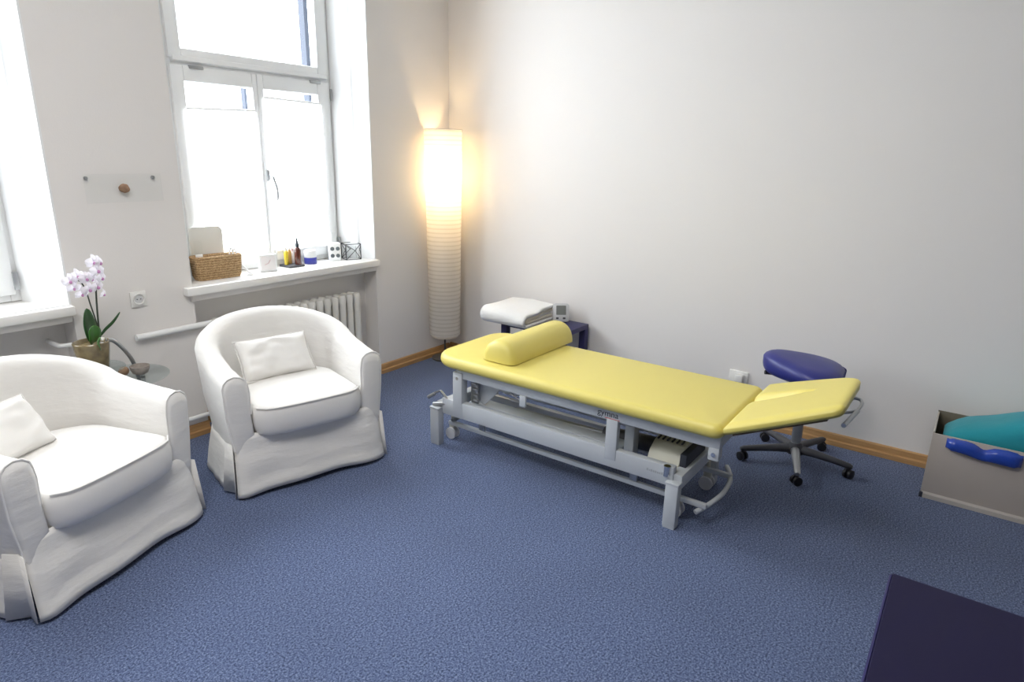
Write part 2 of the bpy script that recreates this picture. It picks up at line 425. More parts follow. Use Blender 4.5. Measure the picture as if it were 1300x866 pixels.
# sills
for k, (a, b) in enumerate(WIN):
    t = BM(); box(t, a - .055, b + .0, WY - .05, WY + .01, .848, .896, .008); box(t, a + .0, b - .0, WY - .01, FY + .06, .852, .896)
    o = struct('sill_%d' % (k + 1), t, M['sill']); o.name = 'trim_%d' % (k + 5)
    t = BM(); prism(t, [(WY + .12, .852), (WY - .030, .852), (WY - .030, .838), (WY - .018, .812), (WY + .12, .812)], 'x', a - .02, b - .012)
    struct('trim_%d' % (k + 7), t, M['wall'])

# heating: cast radiator in the niche and pipes
def radiator(x0, n, pitch, label):
    r = thing('radiator', label, 'radiator', (x0 + n * pitch / 2, WY + .06, 0))
    for i in range(n):
        cx = x0 + (i + .5) * pitch; s = BM()
        for yy in (WY + .025, WY + .085):
            rings = []
            for z, sc_ in ((.13, .6), (.15, .9), (.19, .8), (.25, .72), (.45, .72), (.60, .72), (.645, .85), (.665, .62)):
                rings.append([V((cx + .031 * sc_ * cos(a), yy + .034 * min(1, sc_ * 1.2) * sin(a), z)) for a in [2 * pi * q / 12 for q in range(12)]])
            loft(s, rings)
        for z in (.17, .625): tube(s, [(cx - pitch * .52, WY + .055, z), (cx + pitch * .52, WY + .055, z)], .024, 10)
        box(s, cx - .02, cx + .02, WY + .02, WY + .09, .150, .185, .01); box(s, cx - .02, cx + .02, WY + .02, WY + .09, .615, .655, .012)
        if i in (0, n - 1): box(s, cx - .015, cx + .015, WY + .03, WY + .08, 0, .15)
        part('radiator_section', s, M['rad'], r)
    return r
radiator(1.98, 17, .0655, 'cream cast-iron ribbed radiator under the window sill behind the right armchair')
t = BM(); tube(t, smooth_path([(1.512, WY - .012, .668), (1.52, WY - .020, .668), (1.54, WY - .022, .668), (1.99, WY - .022, .668), (2.0, WY + .05, .64)], 4), .018, 10)
tag(part('heating_pipe', t, M['white']), 'short white heating pipe running along the wall towards the radiator', 'pipe')
t = BM(); tube(t, [(1.236, WY - .03, .123), (1.84, WY - .03, .123), (2.2, WY + .0, .123)], .014, 10)
tag(part('heating_pipe', t, M['white']), 'thin white heating pipe low on the wall just above the wooden baseboard', 'pipe')
t = BM(); tube(t, smooth_path([(1.15, NY + .005, .70), (1.15, WY + .01, .70), (1.165, WY - .015, .70), (1.205, WY - .022, .70)], 4), .011, 10)
tag(part('heating_pipe', t, M['white']), 'white pipe stub end just left of the orchid pot', 'pipe')

# sockets and the acrylic wall panel
s = thing('power_socket', 'white power socket on the wall between the windows', 'socket', (1.548, WY, .873))
t = BM(); box(t, 1.507, 1.589, WY - .012, WY, .832, .914, .004); part('cover_plate', t, M['plastic'], s)
t = BM(); lathe(t, [(.021, 0), (.024, .001), (.026, .006), (.029, .007), (.029, .0)], (0, 0, 0), 24, Matrix.Rotation(pi / 2, 4, 'X')); t.transform(Matrix.Translation(V((1.548, WY - .012, .873)))); part('socket_ring', t, M['plastic'], s)
t = BM(); lathe(t, [(.022, 0), (.022, .002)], (0, 0, 0), 24, Matrix.Rotation(pi / 2, 4, 'X')); t.transform(Matrix.Translation(V((1.548, WY - .0118, .873)))); part('socket_well', t, M['devgrey'], s)
for dx in (-.009, .009):
    t = BM(); lathe(t, [(.003, 0), (.003, .002)], (0, 0, 0), 10, Matrix.Rotation(pi / 2, 4, 'X')); t.transform(Matrix.Translation(V((1.548 + dx, WY - .0135, .873)))); part('contact_hole', t, M['dark'], s)
s = thing('power_socket', 'white power socket with a plug on the right wall behind the yellow treatment table', 'socket', (WX, 1.11, .30))
part('cover_plate', box(BM(), WX - .014, WX, 1.052, 1.172, .255, .34, .004), M['plastic'], s)
part('plug', box(BM(), WX - .05, WX - .014, 1.075, 1.125, .275, .325, .008), M['plastic'], s)

s = thing('acrylic_panel', 'clear acrylic wall panel with a brown stone mounted between two screws', 'wall panel', (1.56, WY, 1.45))
part('acrylic_sheet', box(BM(), 1.375, 1.745, WY - .012, WY - .007, 1.383, 1.522, .001), M['acryl'], s)
for x in (1.386, 1.706):
    t = BM(); lathe(t, [(.006, 0), (.0085, .002), (.0085, .014), (.006, .017)], (0, 0, 0), 12, Matrix.Rotation(pi / 2, 4, 'X')); t.transform(Matrix.Translation(V((x, WY, 1.504)))); part('screw', t, M['steel'], s)
t = BM(); bmesh.ops.create_icosphere(t, subdivisions=3, radius=1)
for v in t.verts:
    q = 1 + .25 * noise.noise(v.co * 1.3); v.co = V((v.co.x * .027 * q, v.co.y * .012 * q, v.co.z * .022 * q))
t.transform(Matrix.Translation(V((1.552, WY - .023, 1.452)))); part('stone', t, M['stone'], s)

# ------------------------------------------------------------------ armchairs
def make_armchair(label, loc, rz):
    c = thing('armchair', label, 'armchair', loc, rz, 'white slipcovered tub armchairs')
    T = .115; A = .338; D0 = .385; NST = 56
    def path(u):
        """u in 0..1: left arm front -> back -> right arm front; returns point, outward normal, back-ness"""
        L1 = D0 - .035; arc = pi * .5 * (A + .265); tot = 2 * L1 + arc; s = u * tot
        if s < L1: return V((-A - .0 * s, .035 + s, 0)), V((-1, 0, 0)), 0.25 * (s / L1) ** 1.5
        if s > L1 + arc: q = tot - s; return V((A, .035 + q, 0)), V((1, 0, 0)), 0.25 * (q / L1) ** 1.5
        th = pi * (s - L1) / arc
        p = V((-A * cos(th), D0 + .265 * sin(th), 0)); n = V((-cos(th) / A, sin(th) / .265, 0)).normalized()
        return p, n, .25 + .75 * sin(th) ** .9
    def prof(h):
        P = [(T / 2 - .012, .16), (T / 2 - .006, .24), (T / 2 - .002, .32), (T / 2 + .002, .42), (T / 2 + .002, h - .09)]
        for k in range(7):
            a = pi * k / 6; P.append((T / 2 * cos(a), h - .05 + .05 * sin(a)))
        P += [(-T / 2 - .002, h - .09), (-T / 2 + .002, .42), (-T / 2 + .004, .29)]
        return P
    rings = []
    for i in range(NST + 1):
        u = i / NST; p, n, bk = path(u); h = .618 + .167 * bk
        ring = []
        for o, z in prof(h):
            lean = (.022 + .015 * bk) * max(-.3, (z - .3) / .32)
            wv = .005 * noise.noise(V((u * 14, z * 9, 1.3))) + .004 * noise.noise(V((u * 30, z * 22, 4.3)))
            ring.append(p + n * (o + lean + wv) + V((0, 0, z)))
        rings.append(ring)
    b = BM()
    # front ends of the arms: slightly bulged caps
    def cap(r):
        cen = sum(r, V()) / len(r)
        return [cen + (q - cen) * .72 + V((0, -.018, 0)) for q in r], [cen + (q - cen) * .94 + V((0, -.012, 0)) for q in r]
    a2, a1 = cap(rings[0]); e2, e1 = cap(rings[-1])
    loft(b, [a2, a1] + rings + [e1, e2])
    part('back_and_arms', b, M['fabric'], c, world=False, angle=75)
    for r in (rings[0], rings[-1]):
        t = BM(); tube(t, [q + V((0, -.006, 0)) for q in r[1:-1]], .0045, 6); part('piping', t, M['fabric2'], c, world=False)
    # seam over the back
    # seat base below the cushion
    b = BM(); box(b, -A + .03, A - .03, .02, .56, .12, .30, .01); part('seat_base', b, M['fabric'], c, world=False)
    # front apron, full width, falling to the hem
    nx, nz = 40, 12; b = BM(); rows = []
    for j in range(nz + 1):
        z = .012 + (.315 - .012) * j / nz; row = []; q = 1 - j / nz
        for i in range(nx + 1):
            u = -1 + 2 * i / nx; x = u * (A + T / 2 - .016 + .022 * q)
            y = .026 - .062 * q ** .9 + .013 * noise.noise(V((u * 1.6 + z * 2, z * 15, 5.1))) * (1 - u ** 6) + .010 * q * sin(u * 7) * (.3 + abs(u))
            y += .05 * (abs(u) ** 16) * (.5 + q * .2)
            zz = z + (.016 * (1 - u * u) * q if j < 3 else 0)
            row.append(V((x, y, zz)))
        rows.append(row)
    loft(b, rows, closed=False)
    ap = part('front_skirt', b, M['fabric'], c, world=False, angle=75)
    so = ap.modifiers.new('thick', 'SOLIDIFY'); so.thickness = .006; so.offset = 0
    # side and back skirt
    b = BM(); n = 90; rows = []
    for j in range(9):
        z = .012 + (.235 - .012) * j / 8; q = 1 - j / 8; row = []
        for i in range(n + 1):
            u = .045 + .91 * i / n; p, nn, bk = path(u)
            o = T / 2 - .012 + .042 * q ** .9 + .007 * q * noise.noise(V((u * 22, z * 3, 2.2))) + .004 * noise.noise(V((u * 9, z * 9, 8)))
            row.append(p + nn * o + V((0, 0, z)))
        rows.append(row)
    loft(b, rows, closed=False)
    sk = part('side_skirt', b, M['fabric'], c, world=False, angle=75)
    so = sk.modifiers.new('thick', 'SOLIDIFY'); so.thickness = .006; so.offset = 0
    # kick pleats at both front corners: an inner fold set back behind the slit
    for s in (-1, 1):
        b = BM(); x = s * (A + T / 2)
        rows = [[V((x + s * (.004 + .012 * q), .012 - .02 * q, z)), V((x - s * (.006 - .0 * q), .050, z)), V((x + s * (.010 + .028 * q), .105 + .01 * q, z))] for z, q in ((.012, 1), (.12, .6), (.27, .0))]
        loft(b, rows, closed=False); o = part('kick_pleat', b, M['fabric'], c, world=False, angle=75)
        so = o.modifiers.new('thick', 'SOLIDIFY'); so.thickness = .004; so.offset = 0
    # seat cushion
    b = BM(); xw = A - T / 2 - .004; rings = []
    prof_c = []
    for k in range(13):
        a = -pi / 2 + pi * k / 12; prof_c.append((.030 * (1 - abs(cos(a)) ** .6), .375 + .076 * sin(a)))
    def outline(ins):
        pts = []
        for k in range(13): f_ = 2 * k / 12 - 1; pts.append(((xw - ins) * (abs(f_) ** .85) * (1 if f_ > 0 else -1), -.034 + ins - .018 * (1 - f_ * f_) + .040 * abs(f_) ** 9))
        for k in range(1, 8): pts.append((xw - ins + .004, .010 + ins + (.35 - ins) * k / 7))
        for k in range(1, 12): th = pi * k / 12; pts.append(((xw - ins) * cos(th), .36 + max(.01, .205 - ins) * sin(th)))
        for k in range(7, 0, -1): pts.append((-xw + ins - .004, .010 + ins + (.35 - ins) * k / 7))
        return pts
    for ins, z in prof_c: rings.append([V((x, y, z)) for x, y in outline(ins)])
    for ins, z in ((.09, .463), (.15, .470), (.20, .473)): rings.append([V((x, y, z + .003 * noise.noise(V((x * 8, y * 8, 3))))) for x, y in outline(ins)])
    loft(b, rings); cu = part('seat_cushion', b, M['fabric2'], c, world=False, angle=75)
    t = BM(); tube(t, [V((x, y, .445)) + V((0, -.002, .001)) for x, y in outline(.007)][:13], .004, 6); part('piping', t, M['fabric2'], cu, world=False)
    return c

fc = lambda lx, ly, ang, loc: V(loc) + Matrix.Rotation(ang, 3, 'Z') @ V((lx, ly, 0))
CH2 = ((1.885, 2.615, 0), R(-14.8)); CH1 = ((.958, 2.615, 0), R(19.2))
make_armchair('white slipcovered tub armchair standing in front of the radiator, nearer the paper lamp', *CH2)
make_armchair('white slipcovered tub armchair at the left edge, in front of the orchid', *CH1)
def cushion(label, ch, lx, ly, z, w, h, tilt, turn, seed):
    p = fc(lx, ly, ch[1], ch[0]); o = thing('throw_pillow', label, 'cushion', (p.x, p.y, z), ch[1] + turn, 'small white throw pillows on the armchairs')
    m = Matrix.Rotation(tilt, 4, 'X') @ Matrix.Translation(V((0, 0, h / 2)))
    part('pillow_cover', pillow(BM(), w, h, .115, mtx=m, seed=seed), M['fabric2'], o, world=False, angle=80)
    hem = [V((x, 0, z_)) for x, z_ in [(-w / 2, -h / 2), (0, -h / 2 * .955), (w / 2, -h / 2), (w / 2 * .955, 0), (w / 2, h / 2), (0, h / 2 * .955), (-w / 2, h / 2), (-w / 2 * .955, 0)]]
    t = BM(); tube(t, [m @ q for q in hem], .004, 6, closed=True); part('pillow_seam', t, M['fabric'], o, world=False)
cushion('small white throw pillow leaning in the armchair near the paper lamp', CH2, -.02, .345, .468, .40, .235, R(-34), R(3), 1)
cushion('small white throw pillow leaning in the armchair at the left edge', CH1, -.15, .335, .468, .40, .235, R(-34), R(8), 6)

# ------------------------------------------------------------------ glass side table with the orchid
TX, TY = 1.335, 3.37
s = thing('side_table', 'two-tier round glass side table with bent grey tube frame behind the left armchair', 'side table', (TX, TY, 0))
part('glass_shelf', lathe(BM(), [(.199, .536), (.203, .539), (.203, .541), (.199, .544)], (TX, TY, 0), 48), M['tglass'], s)
part('glass_shelf', lathe(BM(), [(.125, .612), (.128, .614), (.128, .617), (.125, .620)], (TX - .125, TY - .005, 0), 40), M['tglass'], s)
t = BM(); tube(t, smooth_path([(TX + .10, TY + .06, .015), (TX + .11, TY + .06, .30), (TX + .08, TY + .05, .54), (TX + .045, TY + .03, .64), (TX - .02, TY, .73), (TX - .06, TY, .745)], 6), .010, 10)
part('frame_tube', t, M['steel'], s)
for a in (35, 155, 275):
    q = (TX + .15 * cos(R(a)), TY + .15 * sin(R(a))); t = BM(); tube(t, [(q[0], q[1], 0), (q[0], q[1], .536)], .011, 10); part('leg', t, M['steel'], s)
t = BM(); tube(t, [(TX - .125, TY - .005, .544), (TX - .125, TY - .005, .612)], .011, 10); part('shelf_post', t, M['steel'], s)

for dx, dy, rad, nm, lb, mt in ((.065, -.03, .042, 'stone_bowl', 'small patterned grey stone bowl on the glass side table', 'pebble'), (.01, .0, .022, 'pebble', 'small brown pebble on the glass side table beside the stone bowl', 'stone')):
    t = BM()
    if nm == 'stone_bowl': lathe(t, [(.022, .544), (.036, .552), (.044, .572), (.046, .588), (.042, .588), (.036, .566), (.004, .560)], (TX + dx, TY + dy, 0), 24)
    else:
        bmesh.ops.create_icosphere(t, subdivisions=2, radius=1)
        for v in t.verts: v.co = V((v.co.x * .026, v.co.y * .02, v.co.z * .025))
        t.transform(Matrix.Translation(V((TX + dx - .01, TY + dy, .569))))
    tag(part(nm, t, M[mt]), lb, nm.replace('_', ' '))

OX, OY = 1.207, 3.36
s = thing('potted_orchid', 'white orchid with pink centres in a brown glass pot behind the left armchair', 'plant', (OX, OY, .62))
part('pot', lathe(BM(), [(.058, .620), (.062, .624), (.072, .70), (.078, .752), (.076, .755), (.072, .752), (.066, .735), (.01, .733)], (OX, OY, 0), 36), M['bark'], s)
def pt(px, py, d=0): return V((1.217 + .00335 * (px - 118) + .0006 * (434 - py), OY + d, .751 + .0037 * (434 - py)))
def leaf(pts, w, m, nm='leaf'):
    P = smooth_path(pts, 6); b = BM(); rows = []
    for i, p in enumerate(P):
        q = i / (len(P) - 1); ww = w * (sin(pi * min(1, q * .92 + .08)) ** .6) if q < 1 else .001
        d = (P[min(i + 1, len(P) - 1)] - P[max(i - 1, 0)]).normalized(); sd = d.cross(V((.35, -1, .25)).normalized()).normalized(); nn = sd.cross(d)
        rows.append([p + sd * ww * u + nn * (.18 * ww * abs(u)) for u in (-1, -.6, -.2, 0, .2, .6, 1)])
    loft(b, rows, closed=False); o = part(nm, b, m, s, angle=80)
    so = o.modifiers.new('thick', 'SOLIDIFY'); so.thickness = .003
leaf([pt(116, 432), pt(113, 420, -.01), pt(109, 405, -.015), pt(106, 388, -.02)], .034, M['leafd'])
leaf([pt(117, 434, -.02), pt(115, 426, -.04), pt(112, 416, -.055), pt(111, 409, -.06)], .036, M['leaf'])
leaf([pt(119, 436, -.04), pt(117, 433, -.075), pt(114, 430, -.10), pt(110, 428, -.115)], .030, M['leaf'])
leaf([pt(128, 428), pt(133, 420, -.01), pt(142, 411, -.02), pt(151, 400, -.02)], .007, M['leafd'])
for pp, r in (([(127, 432), (125, 410), (123, 385), (122, 360), (121, 336)], .0042), ([(128, 430), (122, 408), (115, 386), (111, 372), (105, 358), (96, 350)], .0032)):
    t = BM(); tube(t, smooth_path([pt(a, b, .005 * i) for i, (a, b) in enumerate(pp)], 6), r, 7); part('flower_stem', t, M['stem'], s)
def flower(px, py, d, sc_, yawf, tilt):
    b = BM(); m = Matrix.Translation(pt(px, py, d)) @ Matrix.Rotation(yawf, 4, 'Z') @ Matrix.Rotation(tilt, 4, 'X')
    for ang, ln, wd in ((90, 1, .62), (210, .95, .5), (330, .95, .5), (10, 1.05, .95), (170, 1.05, .95)):
        L = .036 * sc_ * ln; W_ = .021 * sc_ * wd; a = R(ang); dv = V((cos(a), 0, sin(a))); sv = V((-sin(a), 0, cos(a))); rows = []
        for i in range(7):
            q = i / 6; ww = W_ * (sin(pi * (q * .86 + .1)) ** .7)
            rows.append([m @ (dv * L * q + sv * ww * u + V((0, -.010 * sc_ * sin(pi * q) + .008 * sc_ * abs(u) - (.003 if wd > .8 else 0), 0))) for u in (-1, -.5, 0, .5, 1)])
        loft(b, rows, closed=False)
    f = part('flower', b, M['petal'], s, angle=80)
    t = BM(); bmesh.ops.create_icosphere(t, subdivisions=2, radius=1)
    for v in t.verts: v.co = V((v.co.x * .006 * sc_, v.co.y * .009 * sc_ - .008, v.co.z * .008 * sc_ - .004))
    t.transform(m); part('flower_lip', t, M['lip'], f)
for fl in ((114, 331, -.02, 1.05, .3, .1), (122, 333, -.01, 1.0, .9, 0), (118, 342, -.03, 1.05, .4, -.1), (85, 351, -.02, 1.0, .1, .15), (95, 347, -.01, 1.05, .3, 0), (104, 350, -.03, .95, .2, .1), (90, 360, -.02, .85, 0, .3),
           (108, 364, -.03, 1.0, .3, .2), (118, 362, -.03, 1.0, .5, .1), (100, 369, -.02, .85, .2, .3), (124, 352, -.02, .95, .7, .1), (128, 373, -.01, .7, .9, .3), (112, 352, -.01, .95, .4, 0)):
    flower(*fl)

# ------------------------------------------------------------------ things on the window sill
SZ = .896
def sill_label(what): return what
# wicker basket
ang = math.atan2(3.655 - 3.70, 2.205 - 1.925)
s = thing('basket', 'rectangular woven wicker basket at the left end of the window sill', 'basket', (1.945, 3.690, SZ), R(-3))
b = BM(); x0, x1, y0, y1, h = 0, .275, 0, .100, .135
outer = [rrect(x0 - e, x1 + e, y0 - e, y1 + e, [.025] * 4, 5) for e in (-.008, 0, .004, .006)]
rings = [[V((x, y, z)) for x, y in o] for o, z in zip(outer, (0, .02, .08, h))]
inn = [[V((x, y, z)) for x, y in rrect(x0 + .012, x1 - .012, y0 + .012, y1 - .012, [.018] * 4, 5)] for z in (h + .002, .05)]
loft(b, rings + inn)
part('basket_body', b, M['basket'], s, world=False)
t = BM(); tube(t, [V((x, y, h)) for x, y in rrect(x0, x1, y0, y1, [.022] * 4, 5)], .009, 8, closed=True); part('basket_rim', t, M['basket'], s, world=False)
# board leaning on the window behind the basket
t = BM(); prism(t, [(u + 1.975, v + SZ) for u, v in rrect(0, .21, 0, .305, [.01, .01, .035, .02], 6)], 'y', 3.806, 3.814)
tag(part('backing_board', t, M['board']), 'cream rectangular board leaning upright behind the wicker basket', 'board')
s = thing('acrylic_stand', 'small clear acrylic stand rising from the left end of the wicker basket', 'acrylic stand', (1.935, 3.72, SZ + .05))
part('clear_panel', box(BM(), 1.948, 1.998, 3.715, 3.719, SZ + .012, SZ + .235, .001), M['acryl'], s)
part('paper_tag', box(BM(), 1.950, 1.992, 3.706, 3.713, SZ + .125, SZ + .158, .002), M['white'], s)
for i, (x, dz) in enumerate(((2.165, .03), (2.185, .022))):
    t = BM(); tube(t, smooth_path([(x - .03, 3.72, SZ + .03), (x - .012, 3.705, SZ + .12), (x + .004, 3.70, SZ + .15 + dz), (x + .018, 3.70, SZ + .135)], 5), .005, 8)
    tag(part('cable', t, M['white']), ['white cable loop sticking up out of the right end of the wicker basket', 'second shorter white cable loop at the right end of the wicker basket'][i], 'cable')
t = BM(); tube(t, smooth_path([(2.222, 3.70, SZ + .075), (2.236, 3.675, SZ + .05), (2.252, 3.655, SZ + .02), (2.268, 3.645, SZ + .008), (2.235, 3.66, SZ + .008)], 6), .006, 8)
tag(part('cable', t, M['white']), 'white cable hanging down to the sill right of the wicker basket', 'cable')
# square clock
s = thing('desk_clock', 'small square white clock on the window sill right of the basket', 'clock', (2.418, 3.712, SZ), R(-18))
part('clock_case', box(BM(), -.056, .056, -.022, .022, 0, .112, .006), M['white'], s, world=False)
t = BM(); prism(t, rrect(-.044, .044, .012, .100, [.006] * 4, 4), 'y', -.0245, -.0215); part('clock_dial', t, M['dial'], s, world=False)
for a in (60, 200):
    t = BM(); tube(t, [(0, -.026, .056), (.026 * cos(R(a)), -.026, .056 + .026 * sin(R(a)))], .0016, 6); part('clock_hand', t, M['pink'], s, world=False)
# tray with bottles
s = thing('tray', 'small dark tray holding oil bottles on the window sill', 'tray', (2.63, 3.765, SZ))
t = BM(); pad(t, 2.575, 2.70, 3.70, 3.825, SZ, SZ + .014, [.012] * 4, .004); part('tray_body', t, M['charcoal'], s)
def bottle(nm, lb, x, y, prof, m, cap, mcap, grp=None, z0=SZ + .0145):
    o = thing(nm, lb, 'bottle', (x, y, z0), 0, grp)
    part('bottle_body', lathe(BM(), prof, (x, y, z0), 22), m, o); part('bottle_cap', lathe(BM(), cap, (x, y, z0), 18), mcap, o); return o
sm = [(.013, 0), (.0145, .003), (.0145, .082), (.011, .092), (.008, .096)]; smc = [(.009, .096), (.009, .116), (.007, .118)]
bottle('oil_bottle', 'slim yellow oil bottle at the left of the dark tray', 2.602, 3.772, sm, M['yoil'], smc, M['creamm'], 'bottles on the tray')
bottle('oil_bottle', 'slim amber oil bottle between the yellow one and the brown dropper bottle', 2.640, 3.79, sm, M['oran'], smc, M['white'], 'bottles on the tray')
bottle('oil_bottle', 'small pale oil bottle at the back of the dark tray', 2.676, 3.808, [(.012, 0), (.013, .003), (.013, .07), (.008, .08)], M['dial'], [(.008, .08), (.008, .10), (.003, .105), (.003, .135)], M['pink'], 'bottles on the tray')
bottle('dropper_bottle', 'dark brown bottle with black dropper cap in front of the tray bottles', 2.662, 3.727, [(.020, 0), (.022, .004), (.022, .098), (.017, .112), (.012, .118)], M['brownb'], [(.0125, .118), (.0125, .142), (.009, .145), (.007, .165), (.003, .182)], M['pump'], 'bottles on the tray')
s = thing('cream_jar', 'blue jar with pearly white lid on the sill right of the brown bottle', 'jar', (2.79, 3.765, SZ))
part('jar_body', lathe(BM(), [(.040, 0), (.043, .004), (.043, .042), (.041, .046)], (2.79, 3.765, SZ), 32), M['jarblue'], s)
part('jar_lid', lathe(BM(), [(.041, .046), (.042, .05), (.042, .088), (.038, .094)], (2.79, 3.765, SZ), 32), M['jarlid'], s)
# white box with four dark dots
s = thing('dotted_box', 'white box with four dark round dots on the window sill', 'box', (3.000, 3.765, SZ), R(-30))
part('box_body', box(BM(), -.04, .04, -.04, .04, 0, .125, .004), M['white'], s, world=False)
for x in (-.019, .019):
    for z in (.038, .088):
        t = BM(); lathe(t, [(.014, 0), (.014, .002)], (0, 0, 0), 20, Matrix.Rotation(pi / 2, 4, 'X')); t.transform(Matrix.Translation(V((x, -.0398, z)))); part('dot', t, M['dots'], s, world=False)
tag(part('white_card', box(BM(), 3.025, 3.075, 3.826, 3.832, SZ, SZ + .19, .002), M['white']), 'plain white card standing upright behind the dotted box', 'card')
# black wire cube tealight holder
s = thing('wire_candle_holder', 'geometric black wire candle holder at the right end of the sill', 'candle holder', (3.118, 3.722, SZ), R(-22))
w_ = .055; hh = .115; C8 = [V((x, y, z)) for z in (.004, hh) for x, y in ((-w_, -w_), (w_, -w_), (w_, w_), (-w_, w_))]
for q in range(4):
    a, b_, c_, d_ = C8[q], C8[(q + 1) % 4], C8[4 + (q + 1) % 4], C8[4 + q]; mid = (a + c_) / 2 + V((.012, 0, .008)); t = BM()
    for p, r in ((a, d_), (a, b_), (d_, c_), (a, mid), (b_, mid), (c_, mid), (d_, mid)): tube(t, [p, r], .0022, 6)
    part('wire_side', t, M['wire'], s, world=False)
part('inner_glass', lathe(BM(), [(.036, .004), (.038, .008), (.038, .095), (.036, .095), (.036, .010), (.004, .010)], (0, 0, 0), 24), M['acryl'], s, world=False)

# ------------------------------------------------------------------ paper floor lamp
LX, LY = 3.85, 3.467
s = thing('floor_lamp', 'tall white rice-paper column floor lamp glowing in the room corner', 'lamp', (LX, LY, 0))
b = BM(); rings = []; n = 40; zb, zt = .195, 1.83; NR = 70
for i in range(NR * 2 + 1):
    z = zb + (zt - zb) * i / (NR * 2); q = (z - zb) / (zt - zb); r = .124 + .020 * q + (.0040 if i % 2 == 0 else -.0020)
    if z - zb < .03: r -= .02 * (1 - (z - zb) / .03) ** 2
    rings.append([V((LX + r * cos(2 * pi * k / n), LY + r * sin(2 * pi * k / n), z)) for k in range(n)])
loft(b, rings, cap0=False, cap1=False); part('lamp_shade', b, M['paper'], s, angle=60)
t = BM(); tube(t, [(LX + .144 * cos(2 * pi * k / 32), LY + .144 * sin(2 * pi * k / 32), zt) for k in range(32)], .0025, 6, closed=True); part('shade_ring', t, M['steel'], s)
t = BM(); tube(t, [(LX, LY, .02), (LX, LY, 1.40)], .008, 10); part('pole', t, M['charcoal'], s)
part('base', lathe(BM(), [(.105, 0), (.11, .004), (.11, .014), (.10, .02), (.02, .024)], (LX, LY, 0), 36), M['charcoal'], s)
part('bulb', lathe(BM(), [(.012, 1.40), (.016, 1.415), (.03, 1.45), (.032, 1.475), (.022, 1.50), (.004, 1.508)], (LX, LY, 0), 20), M['bulb'], s)

# ------------------------------------------------------------------ treatment table
TB = thing('treatment_table', 'yellow padded physiotherapy treatment table on a grey metal frame', 'treatment table', (2.85, 1.60, 0))
b = BM(); pad(b, 2.545, 3.20, .735, 2.415, .4985, .568, [.05, .05, .13, .16], .033, .004, 10); part('main_cushion', b, M['yellow'], TB, angle=80)
# headrest: height field with a face slot, tilted up
b = BM(); Lh = .462; th = .060; tilt = R(23); hy = .728; hz = .532
def hw(u, far=False): # half width along the length; the far corner is rounder
    q = u / Lh; w = .335 - .105 * q ** 1.3
    c0, cr = (.78, .10) if far else (.92, .03)
    if q > c0: w -= cr * (1 - sqrt(max(0, 1 - ((q - c0) / (1 - c0)) ** 2)))
    return w
NU, NV = 56, 110; T = {}
us = [Lh * (.5 - .5 * cos(pi * (i / NU))) for i in range(NU + 1)]; vs_ = [-cos(pi * j / NV) for j in range(NV + 1)]
ca, sa = cos(tilt), sin(tilt)
for i, u in enumerate(us):
    for j, v in enumerate(vs_):
        w = hw(u, v > 0); x = v * w; d = min(u + .004, Lh - u + .004, w - abs(x) + .002); e = min(1, max(0, d / .042)); fz = sqrt(max(0, 1 - (1 - e) ** 2))
        # nose slot, open at the hinge end and closing towards the tip
        gl = max(0, 1 - (u / .29) ** 2.2); gx = (x - .055) / (.046 * max(.3, gl)); g = gl ** .7 * (1 / (1 + abs(gx) ** 9))
        top = th * .5 + th * .5 * fz - .046 * g + .006 * (1 - (x / w) ** 2)
        bot = th * .5 - th * .5 * fz
        for k, hgt in (('t', top), ('b', bot)):
            T[k, i, j] = b.verts.new((2.865 - .055 * u / Lh + x, hy - (u * ca - hgt * sa * .0) - hgt * sa * -1 * .0, hz + u * sa + hgt * ca))
for k in 'tb':
    for i in range(NU):
        for j in range(NV): b.faces.new((T[k, i, j], T[k, i + 1, j], T[k, i + 1, j + 1], T[k, i, j + 1]))
bl = [(i, 0) for i in range(NU + 1)] + [(NU, j) for j in range(1, NV + 1)] + [(i, NV) for i in range(NU - 1, -1, -1)] + [(0, j) for j in range(NV - 1, 0, -1)]
for (a, c_), (d_, e_) in zip(bl, bl[1:] + bl[:1]): b.faces.new((T['t', a, c_], T['t', d_, e_], T['b', d_, e_], T['b', a, c_]))
hr = part('headrest_cushion', b, M['yellow'], TB, angle=80)
t = BM(); prism(t, [(2.575, .03), (3.145, .03), (3.01, .40), (2.62, .40)], 'z', -.014, .003)
t.transform(Matrix.Translation(V((0, hy, hz))) @ Matrix(((1, 0, 0, 0), (0, -ca, 0, 0), (0, sa, 1, 0), (0, 0, 0, 1)))); part('headrest_board', t, M['brown'], TB)
t = BM()
for pth in ([(3.02, .40, .645), (3.10, .335, .635), (3.10, .300, .622), (3.00, .305, .612), (2.93, .345, .615)], ):
    tube(t, smooth_path(pth, 5), .007, 8)
tube(t, [(2.985, .300, .615), (2.80, .322, .605)], .010, 10)
part('headrest_handle', t, M['steel'], TB)
# upper frame
G = M['greym']
part('top_rail', box(BM(), 2.595, 2.635, .752, 2.25, .440, .498, .004), G, TB)
part('top_rail', box(BM(), 3.065, 3.105, .752, 2.25, .440, .498, .004), G, TB)
for y in (.752, 1.45, 2.205): part('cross_rail', box(BM(), 2.635, 3.065, y, y + .045, .445, .490, .003), G, TB)
